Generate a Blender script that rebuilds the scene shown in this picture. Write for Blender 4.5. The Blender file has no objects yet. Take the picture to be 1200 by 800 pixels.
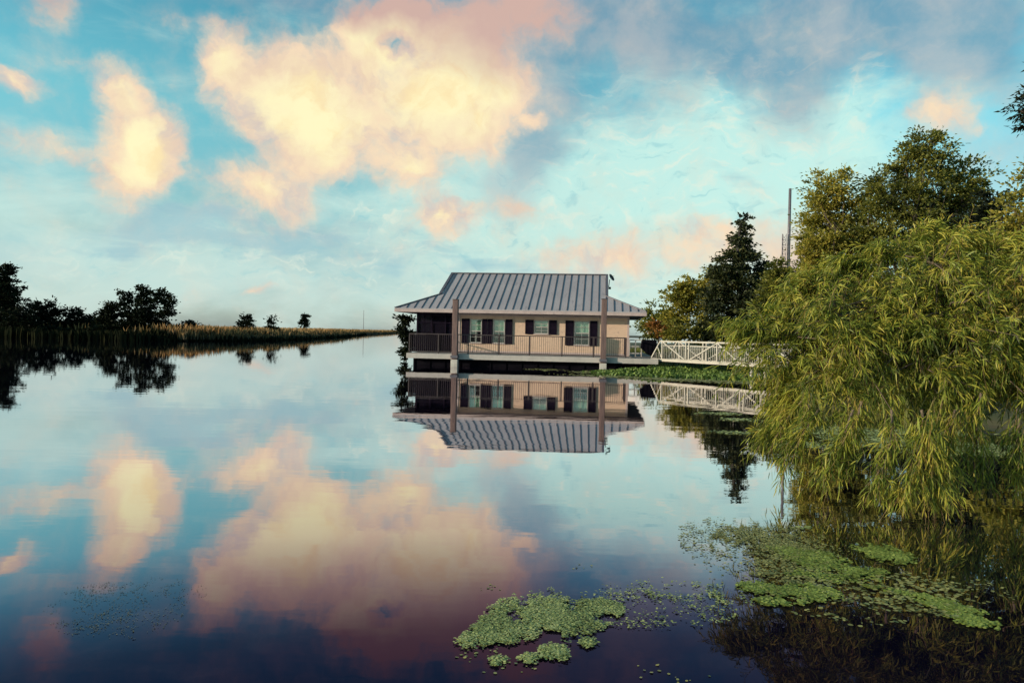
import bpy, bmesh, math, random
import numpy as np
from mathutils import Vector, Matrix, noise as mnoise

random.seed(7); RS = np.random.RandomState(11)
D = bpy.data
S = bpy.context.scene
C = S.collection
R = math.radians

# ------------------------------------------------------------------ camera
F = 866.67; CH = 1.9
PITCH = math.atan(10/F); ROLL = R(1.2)
fw = Vector((0, math.cos(PITCH), -math.sin(PITCH)))
up0 = Vector((0, math.sin(PITCH), math.cos(PITCH))); r0 = Vector((1, 0, 0))
cr = r0*math.cos(ROLL) + up0*math.sin(ROLL)
cu = up0*math.cos(ROLL) - r0*math.sin(ROLL)
CAM = Vector((0, 0, CH))
cam = D.cameras.new('camera'); cam.lens = 26; cam.sensor_width = 36; cam.clip_end = 20000; cam.clip_start = .05
camo = D.objects.new('camera', cam); C.objects.link(camo)
m = Matrix((cr, cu, -fw)).transposed().to_4x4(); m.translation = CAM
camo.matrix_world = m
S.camera = camo

def ray(px, py): return fw + cr*((px-600)/F) + cu*((400-py)/F)
def at(px, py, Y):
    d = ray(px, py); return CAM + d*(Y/d.y)
def onwater(px, py, z=0.0):
    d = ray(px, py); return CAM + d*((z-CH)/d.z)
def azel(px, py):
    d = ray(px, py).normalized(); return math.atan2(d.x, d.y), math.asin(d.z)
def topx(p):
    v = Vector(p)-CAM; k = v.dot(fw); return 600+F*v.dot(cr)/k, 400-F*v.dot(cu)/k

# ------------------------------------------------------------------ object helpers
def tag(o, label=None, cat=None, group=None, kind=None):
    if label: o['label'] = label
    if cat: o['category'] = cat
    if group: o['group'] = group
    if kind: o['kind'] = kind
    return o
def empty(name, loc=(0, 0, 0), rz=0):
    o = D.objects.new(name, None); C.objects.link(o); o.location = loc; o.rotation_euler = (0, 0, rz); return o
class MB:
    def __init__(s): s.bm = bmesh.new()
    def box(s, x0, x1, y0, y1, z0, z1, mat=None):
        vs = [s.bm.verts.new(v) for v in ((x0,y0,z0),(x1,y0,z0),(x1,y1,z0),(x0,y1,z0),(x0,y0,z1),(x1,y0,z1),(x1,y1,z1),(x0,y1,z1))]
        for f in ((0,3,2,1),(4,5,6,7),(0,1,5,4),(1,2,6,5),(2,3,7,6),(3,0,4,7)): s.bm.faces.new([vs[i] for i in f])
    def tube(s, pts, rad, n=6, cap=True):
        pts = [Vector(p) for p in pts]
        if not hasattr(rad, '__len__'): rad = [rad]*len(pts)
        rings = []
        for i, p in enumerate(pts):
            a = pts[max(i-1, 0)]; b = pts[min(i+1, len(pts)-1)]
            t = (b-a)
            t = t.normalized() if t.length > 1e-9 else Vector((0, 0, 1))
            u = t.orthogonal().normalized() if abs(t.z) > .95 else t.cross(Vector((0, 0, 1))).normalized()
            w = t.cross(u)
            rings.append([s.bm.verts.new(p+(u*math.cos(2*math.pi*k/n)+w*math.sin(2*math.pi*k/n))*rad[i]) for k in range(n)])
        for a, b in zip(rings, rings[1:]):
            for k in range(n): s.bm.faces.new((a[k], a[(k+1)%n], b[(k+1)%n], b[k]))
        if cap: s.bm.faces.new(rings[0][::-1]); s.bm.faces.new(rings[-1])
    def bar(s, a, b, w, h):                     # square bar between two points
        a = Vector(a); b = Vector(b); t = (b-a).normalized()
        u = t.cross(Vector((0, 0, 1)))
        u = Vector((1, 0, 0)) if u.length < 1e-3 else u.normalized()
        v = u.cross(t)
        ra = [a+u*x*w/2+v*y*h/2 for x, y in ((-1,-1),(1,-1),(1,1),(-1,1))]
        rb = [b+u*x*w/2+v*y*h/2 for x, y in ((-1,-1),(1,-1),(1,1),(-1,1))]
        A = [s.bm.verts.new(p) for p in ra]; B = [s.bm.verts.new(p) for p in rb]
        for k in range(4): s.bm.faces.new((A[k], A[(k+1)%4], B[(k+1)%4], B[k]))
        s.bm.faces.new(A[::-1]); s.bm.faces.new(B)
    def poly(s, pts): return s.bm.faces.new([s.bm.verts.new(p) for p in pts])
    def slab(s, pts, th):                       # closed plate: polygon pushed down by th
        a = [s.bm.verts.new(p) for p in pts]; b = [s.bm.verts.new((p[0], p[1], p[2]-th)) for p in pts]
        s.bm.faces.new(a); s.bm.faces.new(b[::-1]); n = len(a)
        for k in range(n): s.bm.faces.new((a[k], b[k], b[(k+1)%n], a[(k+1)%n]))
    def build(s, name, mat, parent=None, smooth=False, bevel=0):
        bmesh.ops.recalc_face_normals(s.bm, faces=s.bm.faces)
        me = D.meshes.new(name); s.bm.to_mesh(me); s.bm.free()
        me.materials.append(mat)
        if smooth: me.shade_smooth()
        o = D.objects.new(name, me); C.objects.link(o)
        if parent: o.parent = parent
        if bevel:
            b = o.modifiers.new('b', 'BEVEL'); b.width = bevel; b.segments = 2; b.limit_method = 'ANGLE'
        return o
def npmesh(name, V, faces_per, mat, parent=None, smooth=False):
    """V (N,k,3) verts of N identical little shapes; faces_per list of index tuples"""
    N, k, _ = V.shape
    me = D.meshes.new(name)
    me.vertices.add(N*k); me.vertices.foreach_set('co', V.reshape(-1).astype(np.float32))
    base = (np.arange(N)*k)[:, None]
    loops = np.concatenate([base+np.array(f)[None, :] for f in faces_per], axis=1).reshape(-1)
    sizes = np.tile([len(f) for f in faces_per], N)
    starts = np.concatenate([[0], np.cumsum(sizes)[:-1]])
    me.loops.add(len(loops)); me.loops.foreach_set('vertex_index', loops.astype(np.int32))
    me.polygons.add(len(sizes)); me.polygons.foreach_set('loop_start', starts.astype(np.int32))
    try: me.polygons.foreach_set('loop_total', sizes.astype(np.int32))
    except Exception: pass
    me.update(calc_edges=True); me.validate()
    me.materials.append(mat)
    if smooth: me.shade_smooth()
    o = D.objects.new(name, me); C.objects.link(o)
    if parent: o.parent = parent
    return o

# ------------------------------------------------------------------ material helpers
class NT:
    def __init__(s, nt): s.nt = nt; s.n = nt.nodes; s.l = nt.links
    def node(s, t, **kw):
        n = s.n.new(t)
        for k, v in kw.items(): setattr(n, k, v)
        return n
    def put(s, sock, v):
        if v is None: return
        if isinstance(v, bpy.types.NodeSocket): s.l.new(v, sock)
        elif isinstance(v, (tuple, list)) and len(v) == 3 and sock.type == 'RGBA': sock.default_value = (*v, 1)
        else: sock.default_value = v
    def math(s, op, a, b=None, c=None, clamp=False):
        n = s.node('ShaderNodeMath', operation=op); n.use_clamp = clamp
        s.put(n.inputs[0], a); s.put(n.inputs[1], b)
        if c is not None: s.put(n.inputs[2], c)
        return n.outputs[0]
    def mix(s, f, a, b, blend='MIX'):
        n = s.node('ShaderNodeMix', data_type='RGBA', blend_type=blend)
        s.put(n.inputs['Factor'], f); s.put(n.inputs[6], a); s.put(n.inputs[7], b); return n.outputs[2]
    def ramp(s, f, stops, interp='LINEAR'):
        n = s.node('ShaderNodeValToRGB'); cr_ = n.color_ramp; cr_.interpolation = interp
        while len(cr_.elements) < len(stops): cr_.elements.new(.5)
        for e, (p, c) in zip(cr_.elements, stops):
            e.position = p; e.color = (*c, 1) if hasattr(c, '__len__') else (c, c, c, 1)
        s.put(n.inputs[0], f); return n.outputs[0]
    def noise(s, vec, scale, detail=4, rough=.55, dist=0, color=False):
        n = s.node('ShaderNodeTexNoise'); s.put(n.inputs['Vector'], vec)
        n.inputs['Scale'].default_value = scale; n.inputs['Detail'].default_value = detail
        n.inputs['Roughness'].default_value = rough; n.inputs['Distortion'].default_value = dist
        return n.outputs[1 if color else 0]
    def smooth(s, v, a, b, lo=0, hi=1):
        n = s.node('ShaderNodeMapRange', interpolation_type='SMOOTHSTEP')
        s.put(n.inputs[0], v); n.inputs[1].default_value = a; n.inputs[2].default_value = b
        n.inputs[3].default_value = lo; n.inputs[4].default_value = hi; return n.outputs[0]
    def mapping(s, vec, loc=(0,0,0), rot=(0,0,0), scale=(1,1,1), typ='POINT'):
        n = s.node('ShaderNodeMapping', vector_type=typ); s.put(n.inputs[0], vec)
        n.inputs[1].default_value = loc; n.inputs[2].default_value = rot; n.inputs[3].default_value = scale
        return n.outputs[0]
def newmat(name):
    m = D.materials.new(name); m.use_nodes = True; t = NT(m.node_tree); t.n.clear()
    out = t.node('ShaderNodeOutputMaterial'); return m, t, out
def surf(name, c1, c2, scale=6, rough=.6, bump=.2, stretch=(1,1,1), metal=0, c3=None, rr=.1, spec=.4):
    """mottled surface: two tones by noise + finer dirt + bump"""
    m, t, out = newmat(name); p = t.node('ShaderNodeBsdfPrincipled')
    co = t.mapping(t.node('ShaderNodeTexCoord').outputs['Object'], scale=stretch)
    n1 = t.noise(co, scale, 6, .6); n2 = t.noise(co, scale*5.3, 4, .6)
    col = t.mix(t.smooth(n1, .35, .68), c1, c2)
    if c3: col = t.mix(t.smooth(n2, .56, .72), col, c3)
    t.put(p.inputs['Base Color'], col)
    t.put(p.inputs['Roughness'], t.math('MULTIPLY_ADD', n2, rr*2, rough-rr)); p.inputs['Metallic'].default_value = metal
    p.inputs['Specular IOR Level'].default_value = spec
    if bump:
        b = t.node('ShaderNodeBump'); b.inputs['Strength'].default_value = bump; b.inputs['Distance'].default_value = .02
        t.put(b.inputs['Height'], n2); t.put(p.inputs['Normal'], b.outputs[0])
    t.l.new(p.outputs[0], out.inputs[0]); return m
def leafmat(name, cols, trans=.35, scale=.5, rough=.55, spec=.3):
    """leaf-to-leaf colour variation (random per leaf) + clump-to-clump hue by noise"""
    m, t, out = newmat(name)
    g = t.node('ShaderNodeNewGeometry'); rnd = g.outputs['Random Per Island']
    co = t.node('ShaderNodeTexCoord').outputs['Object']
    n = t.noise(co, scale, 3, .5)
    v = t.math('ADD', t.math('MULTIPLY', rnd, .6), t.math('MULTIPLY', t.smooth(n, .3, .7), .4))
    st = [(i/(len(cols)-1), c) for i, c in enumerate(cols)]
    col = t.ramp(v, st)
    p = t.node('ShaderNodeBsdfPrincipled'); t.put(p.inputs['Base Color'], col)
    p.inputs['Roughness'].default_value = rough; p.inputs['Specular IOR Level'].default_value = spec
    tr = t.node('ShaderNodeBsdfTranslucent'); t.put(tr.inputs[0], t.mix(1., col, (1.0, 1.0, .55), 'MULTIPLY'))
    mx = t.node('ShaderNodeMixShader'); mx.inputs[0].default_value = trans
    t.l.new(p.outputs[0], mx.inputs[1]); t.l.new(tr.outputs[0], mx.inputs[2]); t.l.new(mx.outputs[0], out.inputs[0])
    return m

# ------------------------------------------------------------------ render settings / world
S.render.engine = 'CYCLES'
S.view_settings.view_transform = 'Standard'; S.view_settings.look = 'None'
S.view_settings.exposure = .12; S.view_settings.gamma = 1
S.cycles.max_bounces = 4; S.cycles.diffuse_bounces = 2; S.cycles.glossy_bounces = 3; S.cycles.transmission_bounces = 3; S.cycles.transparent_max_bounces = 8

SUN_AZ, SUN_EL = R(-109), R(12)      # azimuth clockwise from +Y
W = D.worlds.new('World'); S.world = W; W.use_nodes = True; W.cycles.sampling_method = 'MANUAL'; W.cycles.sample_map_resolution = 256
t = NT(W.node_tree); t.n.clear()
wout = t.node('ShaderNodeOutputWorld'); bg = t.node('ShaderNodeBackground')
sky = t.node('ShaderNodeTexSky', sky_type='NISHITA'); sky.sun_disc = False
sky.sun_elevation = SUN_EL; sky.sun_rotation = SUN_AZ; sky.air_density = 1.0; sky.dust_density = .6; sky.ozone_density = 2.0
WS = .15; K = 1/WS
def srgb(r, g, b, k=K):
    f = lambda c: (c/12.92 if c <= .04045 else ((c+.055)/1.055)**2.4)*k
    return (f(r/255), f(g/255), f(b/255))
dirv = t.node('ShaderNodeTexCoord').outputs['Generated']
nrm = t.node('ShaderNodeVectorMath', operation='NORMALIZE'); t.l.new(dirv, nrm.inputs[0])
sp = t.node('ShaderNodeSeparateXYZ'); t.l.new(nrm.outputs[0], sp.inputs[0])
az = t.math('ARCTAN2', sp.outputs[0], sp.outputs[1]); el = t.math('ARCSINE', sp.outputs[2])
cb = t.node('ShaderNodeCombineXYZ'); t.l.new(az, cb.inputs[0]); t.l.new(el, cb.inputs[1])
P = cb.outputs[0]
def warp(vec, scale, amp, detail=5):
    nz = t.noise(vec, scale, detail, .58, color=True)
    a = t.node('ShaderNodeVectorMath', operation='SUBTRACT'); t.l.new(nz, a.inputs[0]); a.inputs[1].default_value = (.5, .5, .5)
    b = t.node('ShaderNodeVectorMath', operation='MULTIPLY'); t.l.new(a.outputs[0], b.inputs[0]); b.inputs[1].default_value = (amp, amp, 0)
    c = t.node('ShaderNodeVectorMath', operation='ADD'); t.l.new(vec, c.inputs[0]); t.l.new(b.outputs[0], c.inputs[1]); return c.outputs[0]
P1 = warp(warp(P, 7, .10), 26, .035)
P2 = warp(P, 5, .16)
def blobs(vec, lst):
    acc = None
    for (px, py, rx, ry, rot, w) in lst:
        a, e = azel(px, py); a2, _ = azel(px+10, py); ka = abs(a2-a)/10; _, e2 = azel(px, py-10); ke = abs(e2-e)/10
        mp = t.mapping(vec, loc=(a, e, 0), rot=(0, 0, R(rot)), scale=(rx*ka, ry*ke, 1), typ='TEXTURE')
        g = t.node('ShaderNodeTexGradient', gradient_type='SPHERICAL'); t.l.new(mp, g.inputs[0])
        acc = t.math('MULTIPLY', g.outputs[1], w) if acc is None else t.math('MULTIPLY_ADD', g.outputs[1], w, acc)
    return acc
# base: Nishita, graded with elevation towards the teal / mint of the evening sky
tint = t.ramp(t.math('DIVIDE', el, .6), TINT := [(0, (1.0, 1.0, 1.0)), (1, (1, 1, 1))])
base = t.mix(1., sky.outputs[0], tint, 'MULTIPLY')
tintnode = tint.node
WORLD_PLACEHOLDER = None
# broad pale veil clouds, mint white
veil_b = blobs(P2, [(760,200,330,150,0,.9), (700,310,330,110,0,.8), (150,270,330,60,-3,.75), (480,250,300,90,0,.5), (900,300,300,120,0,.6), (60,190,200,60,0,.4), (950,170,200,90,10,.7), (100,340,400,70,0,.8), (500,350,400,60,0,.5)])
vs = t.mapping(P, scale=(1, 2.6, 1), rot=(0, 0, R(-6)))
vn = t.noise(vs, 8, 8, .62, .4)
veil = t.smooth(t.math('ADD', veil_b, t.math('MULTIPLY', t.math('SUBTRACT', vn, .5), 1.5)), -.05, .8)
horiz = t.smooth(el, .0, .16, 1, 0)
veilc = t.mix(horiz, srgb(202, 238, 226), srgb(205, 226, 214))
veilc = t.mix(t.smooth(az, -.35, .25, 0, 1), t.mix(.45, veilc, srgb(185, 210, 208)), veilc)
c = t.mix(t.math('MULTIPLY', veil, .8), base, veilc)
# small mottled cloudlets through the middle of the sky
mo = t.noise(t.mapping(P2, scale=(1, 2.2, 1), rot=(0, 0, R(-14))), 24, 7, .62, .5)
mreg = blobs(P2, [(720,230,420,190,0,1), (950,90,260,120,0,.7), (300,290,380,70,0,.8), (560,300,240,70,0,.6)])
mreg = t.math('MULTIPLY', mreg, 1.4, clamp=True)
c = t.mix(t.math('MULTIPLY', t.smooth(mo, .50, .68), t.math('MULTIPLY', mreg, .6)), c, srgb(226, 233, 216))
c = t.mix(t.math('MULTIPLY', t.smooth(mo, .46, .30), t.math('MULTIPLY', mreg, .5)), c, srgb(136, 196, 204))
# blue-grey streaks low in the sky
stn = t.noise(t.mapping(P, scale=(1, 5, 1), rot=(0, 0, R(5))), 9, 7, .6, .6)
stb = blobs(P2, [(200,278,260,34,-4,1), (520,300,260,40,0,.8), (850,215,110,30,-12,.7), (700,330,200,40,0,.5), (330,262,200,34,0,1), (180,240,150,30,0,.7)])
st = t.smooth(t.math('MULTIPLY', stb, stn), .2, .5)
c = t.mix(t.math('MULTIPLY', st, .7), c, srgb(150, 190, 200))
# grey / mauve rain-grey cloud bases across the top and right
gb = blobs(P2, [(700,0,190,110,0,1), (820,60,120,60,-10,.8), (980,10,230,120,0,1.2), (930,120,110,70,15,.7), (1150,60,150,120,0,1.0), (612,200,75,75,0,.65), (1080,220,130,60,0,.4),
                (330,-10,170,55,0,.7), (180,240,160,34,0,.4), (350,262,130,34,0,.55), (560,235,110,40,0,.35), (60,-10,90,60,0,.7), (640,130,80,110,0,.9), (1200,180,120,80,0,.5), (760,120,120,60,0,.5)])
gn = t.noise(P, 9, 7, .6, .3)
gm = t.smooth(t.math('ADD', gb, t.math('MULTIPLY', t.math('SUBTRACT', gn, .5), .9)), .12, .85)
gcol = t.mix(t.smooth(gn, .35, .65), srgb(112, 150, 172), srgb(170, 174, 180))
gcol = t.mix(t.smooth(el, .12, .32, .55, 0), gcol, srgb(186, 200, 202))
c = t.mix(t.math('MULTIPLY', gm, .74), c, gcol)
# sunlit cumulus
cb_l = [(262,55,42,55,0,1.0), (325,105,95,95,0,1.4), (380,160,76,74,0,1.3), (490,112,145,112,0,1.5), (570,110,95,95,0,.9), (430,40,90,50,0,.8), (540,20,170,60,0,.9),
        (386,200,42,36,0,.6), (468,207,54,40,0,1.15), (515,258,52,40,0,1.3), (308,228,88,46,-6,1.3), (620,-10,110,60,0,.7),
        (135,90,52,42,0,1.05), (165,150,80,62,-35,1.25), (183,180,58,50,0,1.05), (150,212,66,36,0,.9), (60,172,130,26,-3,.65), (12,100,48,24,0,1.0), (62,8,34,40,0,.6), (230,12,70,24,0,.4),
        (622,148,20,18,0,.7), (605,252,66,34,0,.65), (1105,135,62,46,20,.9), (965,300,90,50,0,.7), (860,290,110,46,0,.7), (735,300,110,38,0,.72), (655,300,60,24,0,.5), (310,337,26,10,0,.6), (845,262,70,26,0,.5)]
ab = blobs(P1, cb_l)
an = t.noise(P, 15, 9, .62, .2)
dens = t.math('ADD', ab, t.math('MULTIPLY', t.math('SUBTRACT', an, .5), 1.25))
hole = blobs(P1, [(470,48,26,15,0,1.1), (640,190,60,60,0,.5)])
dens = t.math('SUBTRACT', dens, hole)
fine = t.noise(P1, 42, 6, .65, .2)
dens2 = t.math('ADD', dens, t.math('MULTIPLY', t.math('SUBTRACT', fine, .5), .75))
am = t.smooth(dens2, .14, .88)
core = t.smooth(dens, .62, 1.6)
puff = t.noise(P1, 20, 6, .6, .3)
ccol = t.mix(core, srgb(243, 214, 182), srgb(253, 243, 192))
ccol = t.mix(t.smooth(puff, .42, .68), ccol, t.mix(core, srgb(228, 200, 178), srgb(250, 226, 172)))
shade = t.noise(t.mapping(P1, loc=(3.1, 1.7, 0)), 11, 6, .6, .3)
ccol = t.mix(t.math('MULTIPLY', t.smooth(shade, .50, .68), t.smooth(core, .9, .1, 0, .75)), ccol, srgb(196, 186, 186))
# pinker towards the top right of the big cloud, where it turns into the grey deck
pink = t.math('MULTIPLY', blobs(P2, [(600,0,200,110,0,1.2), (60,0,120,60,0,1), (250,0,140,50,0,1), (620,240,80,50,0,.3), (420,-5,140,50,0,.8)]), 1.3, clamp=True)
ccol = t.mix(pink, ccol, srgb(206, 172, 160))
halo = t.smooth(dens, -.12, .5)
c = t.mix(t.math('MULTIPLY', halo, .38), c, t.mix(.5, ccol, srgb(196, 200, 194)))
c = t.mix(t.math('MULTIPLY', am, .92), c, ccol)
t.l.new(c, bg.inputs[0]); bg.inputs[1].default_value = WS
t.l.new(bg.outputs[0], wout.inputs[0])
# grade of the clear sky, by elevation (0..0.6 rad)
crp = tintnode.color_ramp
TS = [(p_, tuple(q_/1.38 for q_ in c_)) for p_, c_ in [(0.0, (.95, 1.32, 2.1)), (.19, (1.3, 1.45, 1.33)), (.30, (1.2, 1.75, 1.5)), (.45, (1.1, 2.15, 1.72)), (.58, (.9, 2.0, 1.65)), (.72, (.63, 1.67, 1.5)), (1, (.4, 1.2, 1.2))]]
while len(crp.elements) < len(TS): crp.elements.new(.5)
for e_, (p_, c_) in zip(crp.elements, TS): e_.position = p_; e_.color = (*c_, 1)

sl = D.lights.new('sun', 'SUN'); sl.energy = 4.8; sl.angle = R(.6); sl.color = (1, .86, .66)
so = D.objects.new('sun', sl); C.objects.link(so)
sv = Vector((math.sin(SUN_AZ)*math.cos(SUN_EL), math.cos(SUN_AZ)*math.cos(SUN_EL), math.sin(SUN_EL)))
so.rotation_euler = sv.to_track_quat('Z', 'Y').to_euler(); so.location = (-30, -30, 30)

# ------------------------------------------------------------------ water
m, t, out = newmat('still dark water')
co = t.node('ShaderNodeTexCoord').outputs['Object']
r1 = t.noise(t.mapping(co, scale=(.5, 1.2, 1)), 1.1, 3, .5)
r2 = t.noise(t.mapping(co, scale=(.8, 1.6, 1)), 7, 3, .5)
breeze = t.smooth(t.noise(t.mapping(co, scale=(.03, .09, 1)), 1.0, 3, .5), .5, .7)
h = t.math('ADD', t.math('MULTIPLY', r1, .0042), t.math('MULTIPLY', r2, t.math('MULTIPLY_ADD', breeze, .0006, .00012)))
b = t.node('ShaderNodeBump'); b.inputs['Strength'].default_value = .55; b.inputs['Distance'].default_value = 1.0
t.put(b.inputs['Height'], h)
lw = t.node('ShaderNodeFresnel'); lw.inputs['IOR'].default_value = 1.45
refl = t.ramp(lw.outputs[0], [(0, 0), (.07, .024), (.14, .125), (.24, .56), (.40, .80), (.7, .85), (1, .97)])
gl = t.node('ShaderNodeBsdfGlossy'); gl.inputs['Roughness'].default_value = .012; t.put(gl.inputs[0], t.mix(t.smooth(lw.outputs[0], .08, .30), (.62, .40, .72), (.99, .95, .97))); t.put(gl.inputs['Normal'], b.outputs[0])
df = t.node('ShaderNodeBsdfDiffuse'); t.put(df.inputs[0], (.0035, .0028, .010))
mx = t.node('ShaderNodeMixShader'); t.l.new(refl, mx.inputs[0]); t.l.new(df.outputs[0], mx.inputs[1]); t.l.new(gl.outputs[0], mx.inputs[2]); t.l.new(mx.outputs[0], out.inputs[0])
w = MB(); w.poly([(-9000, -60, 0), (9000, -60, 0), (9000, 9000, 0), (-9000, 9000, 0)])
tag(w.build('water', m), kind='structure')

# ------------------------------------------------------------------ land
M_soil = surf('bank soil and grass', (.045, .055, .02), (.075, .065, .03), .8, .9, .6, c3=(.03, .04, .015))
M_marsh = surf('marsh peat', (.05, .045, .025), (.09, .07, .035), .2, .95, .4)
def sdist(poly, X, Y):
    """signed distance, positive inside"""
    Pn = np.array(poly); d = np.full(X.shape, 1e9); ins = np.zeros(X.shape, bool)
    for i in range(len(Pn)):
        a = Pn[i]; b_ = Pn[(i+1) % len(Pn)]; e = b_-a
        tt = np.clip(((X-a[0])*e[0]+(Y-a[1])*e[1])/(e@e), 0, 1)
        d = np.minimum(d, np.hypot(X-a[0]-tt*e[0], Y-a[1]-tt*e[1]))
        cnd = ((a[1] > Y) != (b_[1] > Y)) & (X < (b_[0]-a[0])*(Y-a[1])/(b_[1]-a[1]+1e-12)+a[0]); ins ^= cnd
    return np.where(ins, d, -d)
def land(name, poly, xs, ys, mat, top, slope=.5):
    X, Y = np.meshgrid(xs, ys)
    wob = np.array([[mnoise.noise(Vector((x*.25, y*.25, 0)))*.9+mnoise.noise(Vector((x*.8, y*.8, 5)))*.3 for x in xs] for y in ys])
    d = sdist(poly, X, Y)+wob*min(1.0, (xs[1]-xs[0])*.8)
    Z = np.clip(d*slope, -.4, top)+wob*.08*(d > 0)
    nx, ny = len(xs), len(ys)
    V = np.stack([X, Y, Z], -1).reshape(-1, 3)
    Fc = []
    for j in range(ny-1):
        for i in range(nx-1):
            q = (j*nx+i, j*nx+i+1, (j+1)*nx+i+1, (j+1)*nx+i)
            if V[list(q), 2].max() > -.39: Fc.append(q)
    me = D.meshes.new(name); me.from_pydata(V.tolist(), [], Fc); me.shade_smooth(); me.materials.append(mat)
    o = D.objects.new(name, me); C.objects.link(o); return tag(o, kind='structure')
RB = [(9.5,-10),(8.2,4),(7.6,9.5),(8.4,11.5),(12,13),(13,15),(9.8,18),(8.6,22),(10,27),(13,32),(15,38),(19,46),(18,52),(13,57),(9.5,62),(3,68),(-1,76),(2,160),(200,160),(200,-10)]
land('right_bank', RB, np.arange(-4, 90, .9), np.arange(-6, 150, 1.1), M_soil, .45, .45)
LB = [(-900,60),(-200,92),(-75,100),(-52,94),(-44,92),(-38,100),(-37,118),(-40,150),(-44,190),(-60,300),(-75,450),(-100,700),(-2000,700),(-2000,60)]
land('marsh_ground', LB, np.arange(-330, -20, 3.), np.arange(60, 700, 4.), M_marsh, .35, .25)
g = MB(); g.poly([(-6000, 690, .3), (6000, 690, .3), (6000, 8000, .3), (-6000, 8000, .3)])
tag(g.build('far_ground', M_marsh), kind='structure')

# ------------------------------------------------------------------ foliage generators
def rot_basis(d):
    d = d/np.linalg.norm(d, axis=1, keepdims=True)
    ref = np.where(np.abs(d[:, 2:3]) > .9, np.array([[1., 0, 0]]), np.array([[0, 0, 1.]]))
    u = np.cross(d, ref); u /= np.linalg.norm(u, axis=1, keepdims=True); return d, u, np.cross(d, u)
def leaf_quads(ctr, dr, L, Wd, curl=.15):
    """one folded diamond leaf per centre"""
    d, u, v = rot_basis(dr); ph = RS.rand(len(ctr), 1)*2*np.pi
    s = u*np.cos(ph)+v*np.sin(ph); n = np.cross(d, s)
    a = ctr-d*L/2; tip = ctr+d*L/2-n*L*curl
    l = ctr+s*Wd/2-d*L*.08+n*L*curl*.3; r = ctr-s*Wd/2-d*L*.08+n*L*curl*.3
    return np.stack([a, r, tip, l], 1)
QF = [(0, 1, 2, 3)]
def limb_path(a, b, sag=.12, n=5, jit=.05):
    a = Vector(a); b = Vector(b); L = (b-a).length; pts = []
    for i in range(n+1):
        k = i/n; p = a.lerp(b, k)
        p.z += math.sin(k*math.pi)*L*sag*.5
        if 0 < i < n: p += Vector((random.gauss(0, 1), random.gauss(0, 1), random.gauss(0, .6)))*L*jit
        pts.append(p)
    return pts
def tree(name, base, blobs_w, mat, bark, label, cat='tree', group=None, leaf=.3, dens=1.0, trunk_r=.22, trunk_top=.5, clump=.55, per=34,
         shoots=.0, shell=.6, aspect=.55, pointed=False):
    """base (x,y,z); blobs_w = world ellipsoids (x,y,z,rx,ry,rz) that make up the crown"""
    base = Vector(base); root = empty(name, base)
    tag(root, label, cat, group)
    B = [(Vector(q[:3])-base, q[3:]) for q in blobs_w]
    cz = max(c.z+r[2] for c, r in B)
    cx = sum((c.x*r[0] for c, r in B))/sum(r[0] for c, r in B); cy = sum((c.y*r[0] for c, r in B))/sum(r[0] for c, r in B)
    tr = MB(); top = Vector((cx*.8, cy*.8, cz*trunk_top))
    tp = limb_path((0, 0, -.2), top, 0, 6, .02)
    tr.tube(tp, [trunk_r*(1.25 if i == 0 else 1-.09*i) for i in range(len(tp))], 8)
    C_, N_, DR, Ln, Wn = [], 0, [], [], []
    for c_, r in B:
        k0 = random.randint(2, len(tp)-1)
        start = tp[k0] if c_.z > tp[k0].z else tp[max(1, k0-2)]
        lp = limb_path(start, c_, .15, 5, .05); lr = trunk_r*.5
        tr.tube(lp, [max(.02, lr*(1-.14*i)) for i in range(len(lp))], 6)
        vol = (r[0]*r[1]*r[2])**(2/3)
        nc = max(5, int(dens*vol*8.5/clump**1.6))
        for k in range(nc):
            q = RS.normal(size=3); q /= np.linalg.norm(q)
            rad = (shell+(1-shell)*RS.rand()) if RS.rand() < .75 else RS.rand()*shell
            rad *= 1+.22*mnoise.noise(Vector((q[0]*1.7+c_.x, q[1]*1.7+c_.y, q[2]*1.7+c_.z)))+RS.normal()*.07
            if pointed: rad *= 1-.35*abs(q[2])
            p = np.array(c_)+q*rad*np.array(r)
            if p[2]+base.z < .15: continue
            if k % 3 == 0:
                lp2 = limb_path(lp[random.randint(2, len(lp)-1)], p, .1, 3, .06)
                tr.tube(lp2, [lr*.28, lr*.2, lr*.13, lr*.05], 4, False)
            n = int(per*(.6+.8*RS.rand()))
            cs = clump*(.6+.8*RS.rand())
            off = RS.normal(size=(n, 3))*np.array([cs, cs, cs*.5])*.5
            off += q*np.linalg.norm(off, axis=1, keepdims=True)*.25
            C_.append(p+off); dd = off*1.0+q*cs*.5+np.array([0, 0, -.12*cs])+RS.normal(size=(n, 3))*cs*.35; DR.append(dd)
            Ln.append(leaf*(.6+.8*RS.rand(n, 1)))
    Cn = np.concatenate(C_); Dn = np.concatenate(DR); Lv = np.concatenate(Ln)
    V = leaf_quads(Cn, Dn, Lv, Lv*aspect)
    tr.build('trunk', bark, root, True)
    npmesh('crown', V, QF, mat, root)
    return root
def pxblobs(lst, Y, depth=.8, spread=0):
    out_ = []
    for (px, py, rx, ry) in lst:
        Yi = Y+random.uniform(-spread, spread); p = at(px, py, Yi); k = Yi/F
        out_.append((p.x, p.y, p.z, rx*k, (rx*k)*depth, ry*k))
    return out_
def gbase(px, Y, z=.35):
    p = at(px, 395, Y); return (p.x, Y, z)

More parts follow.
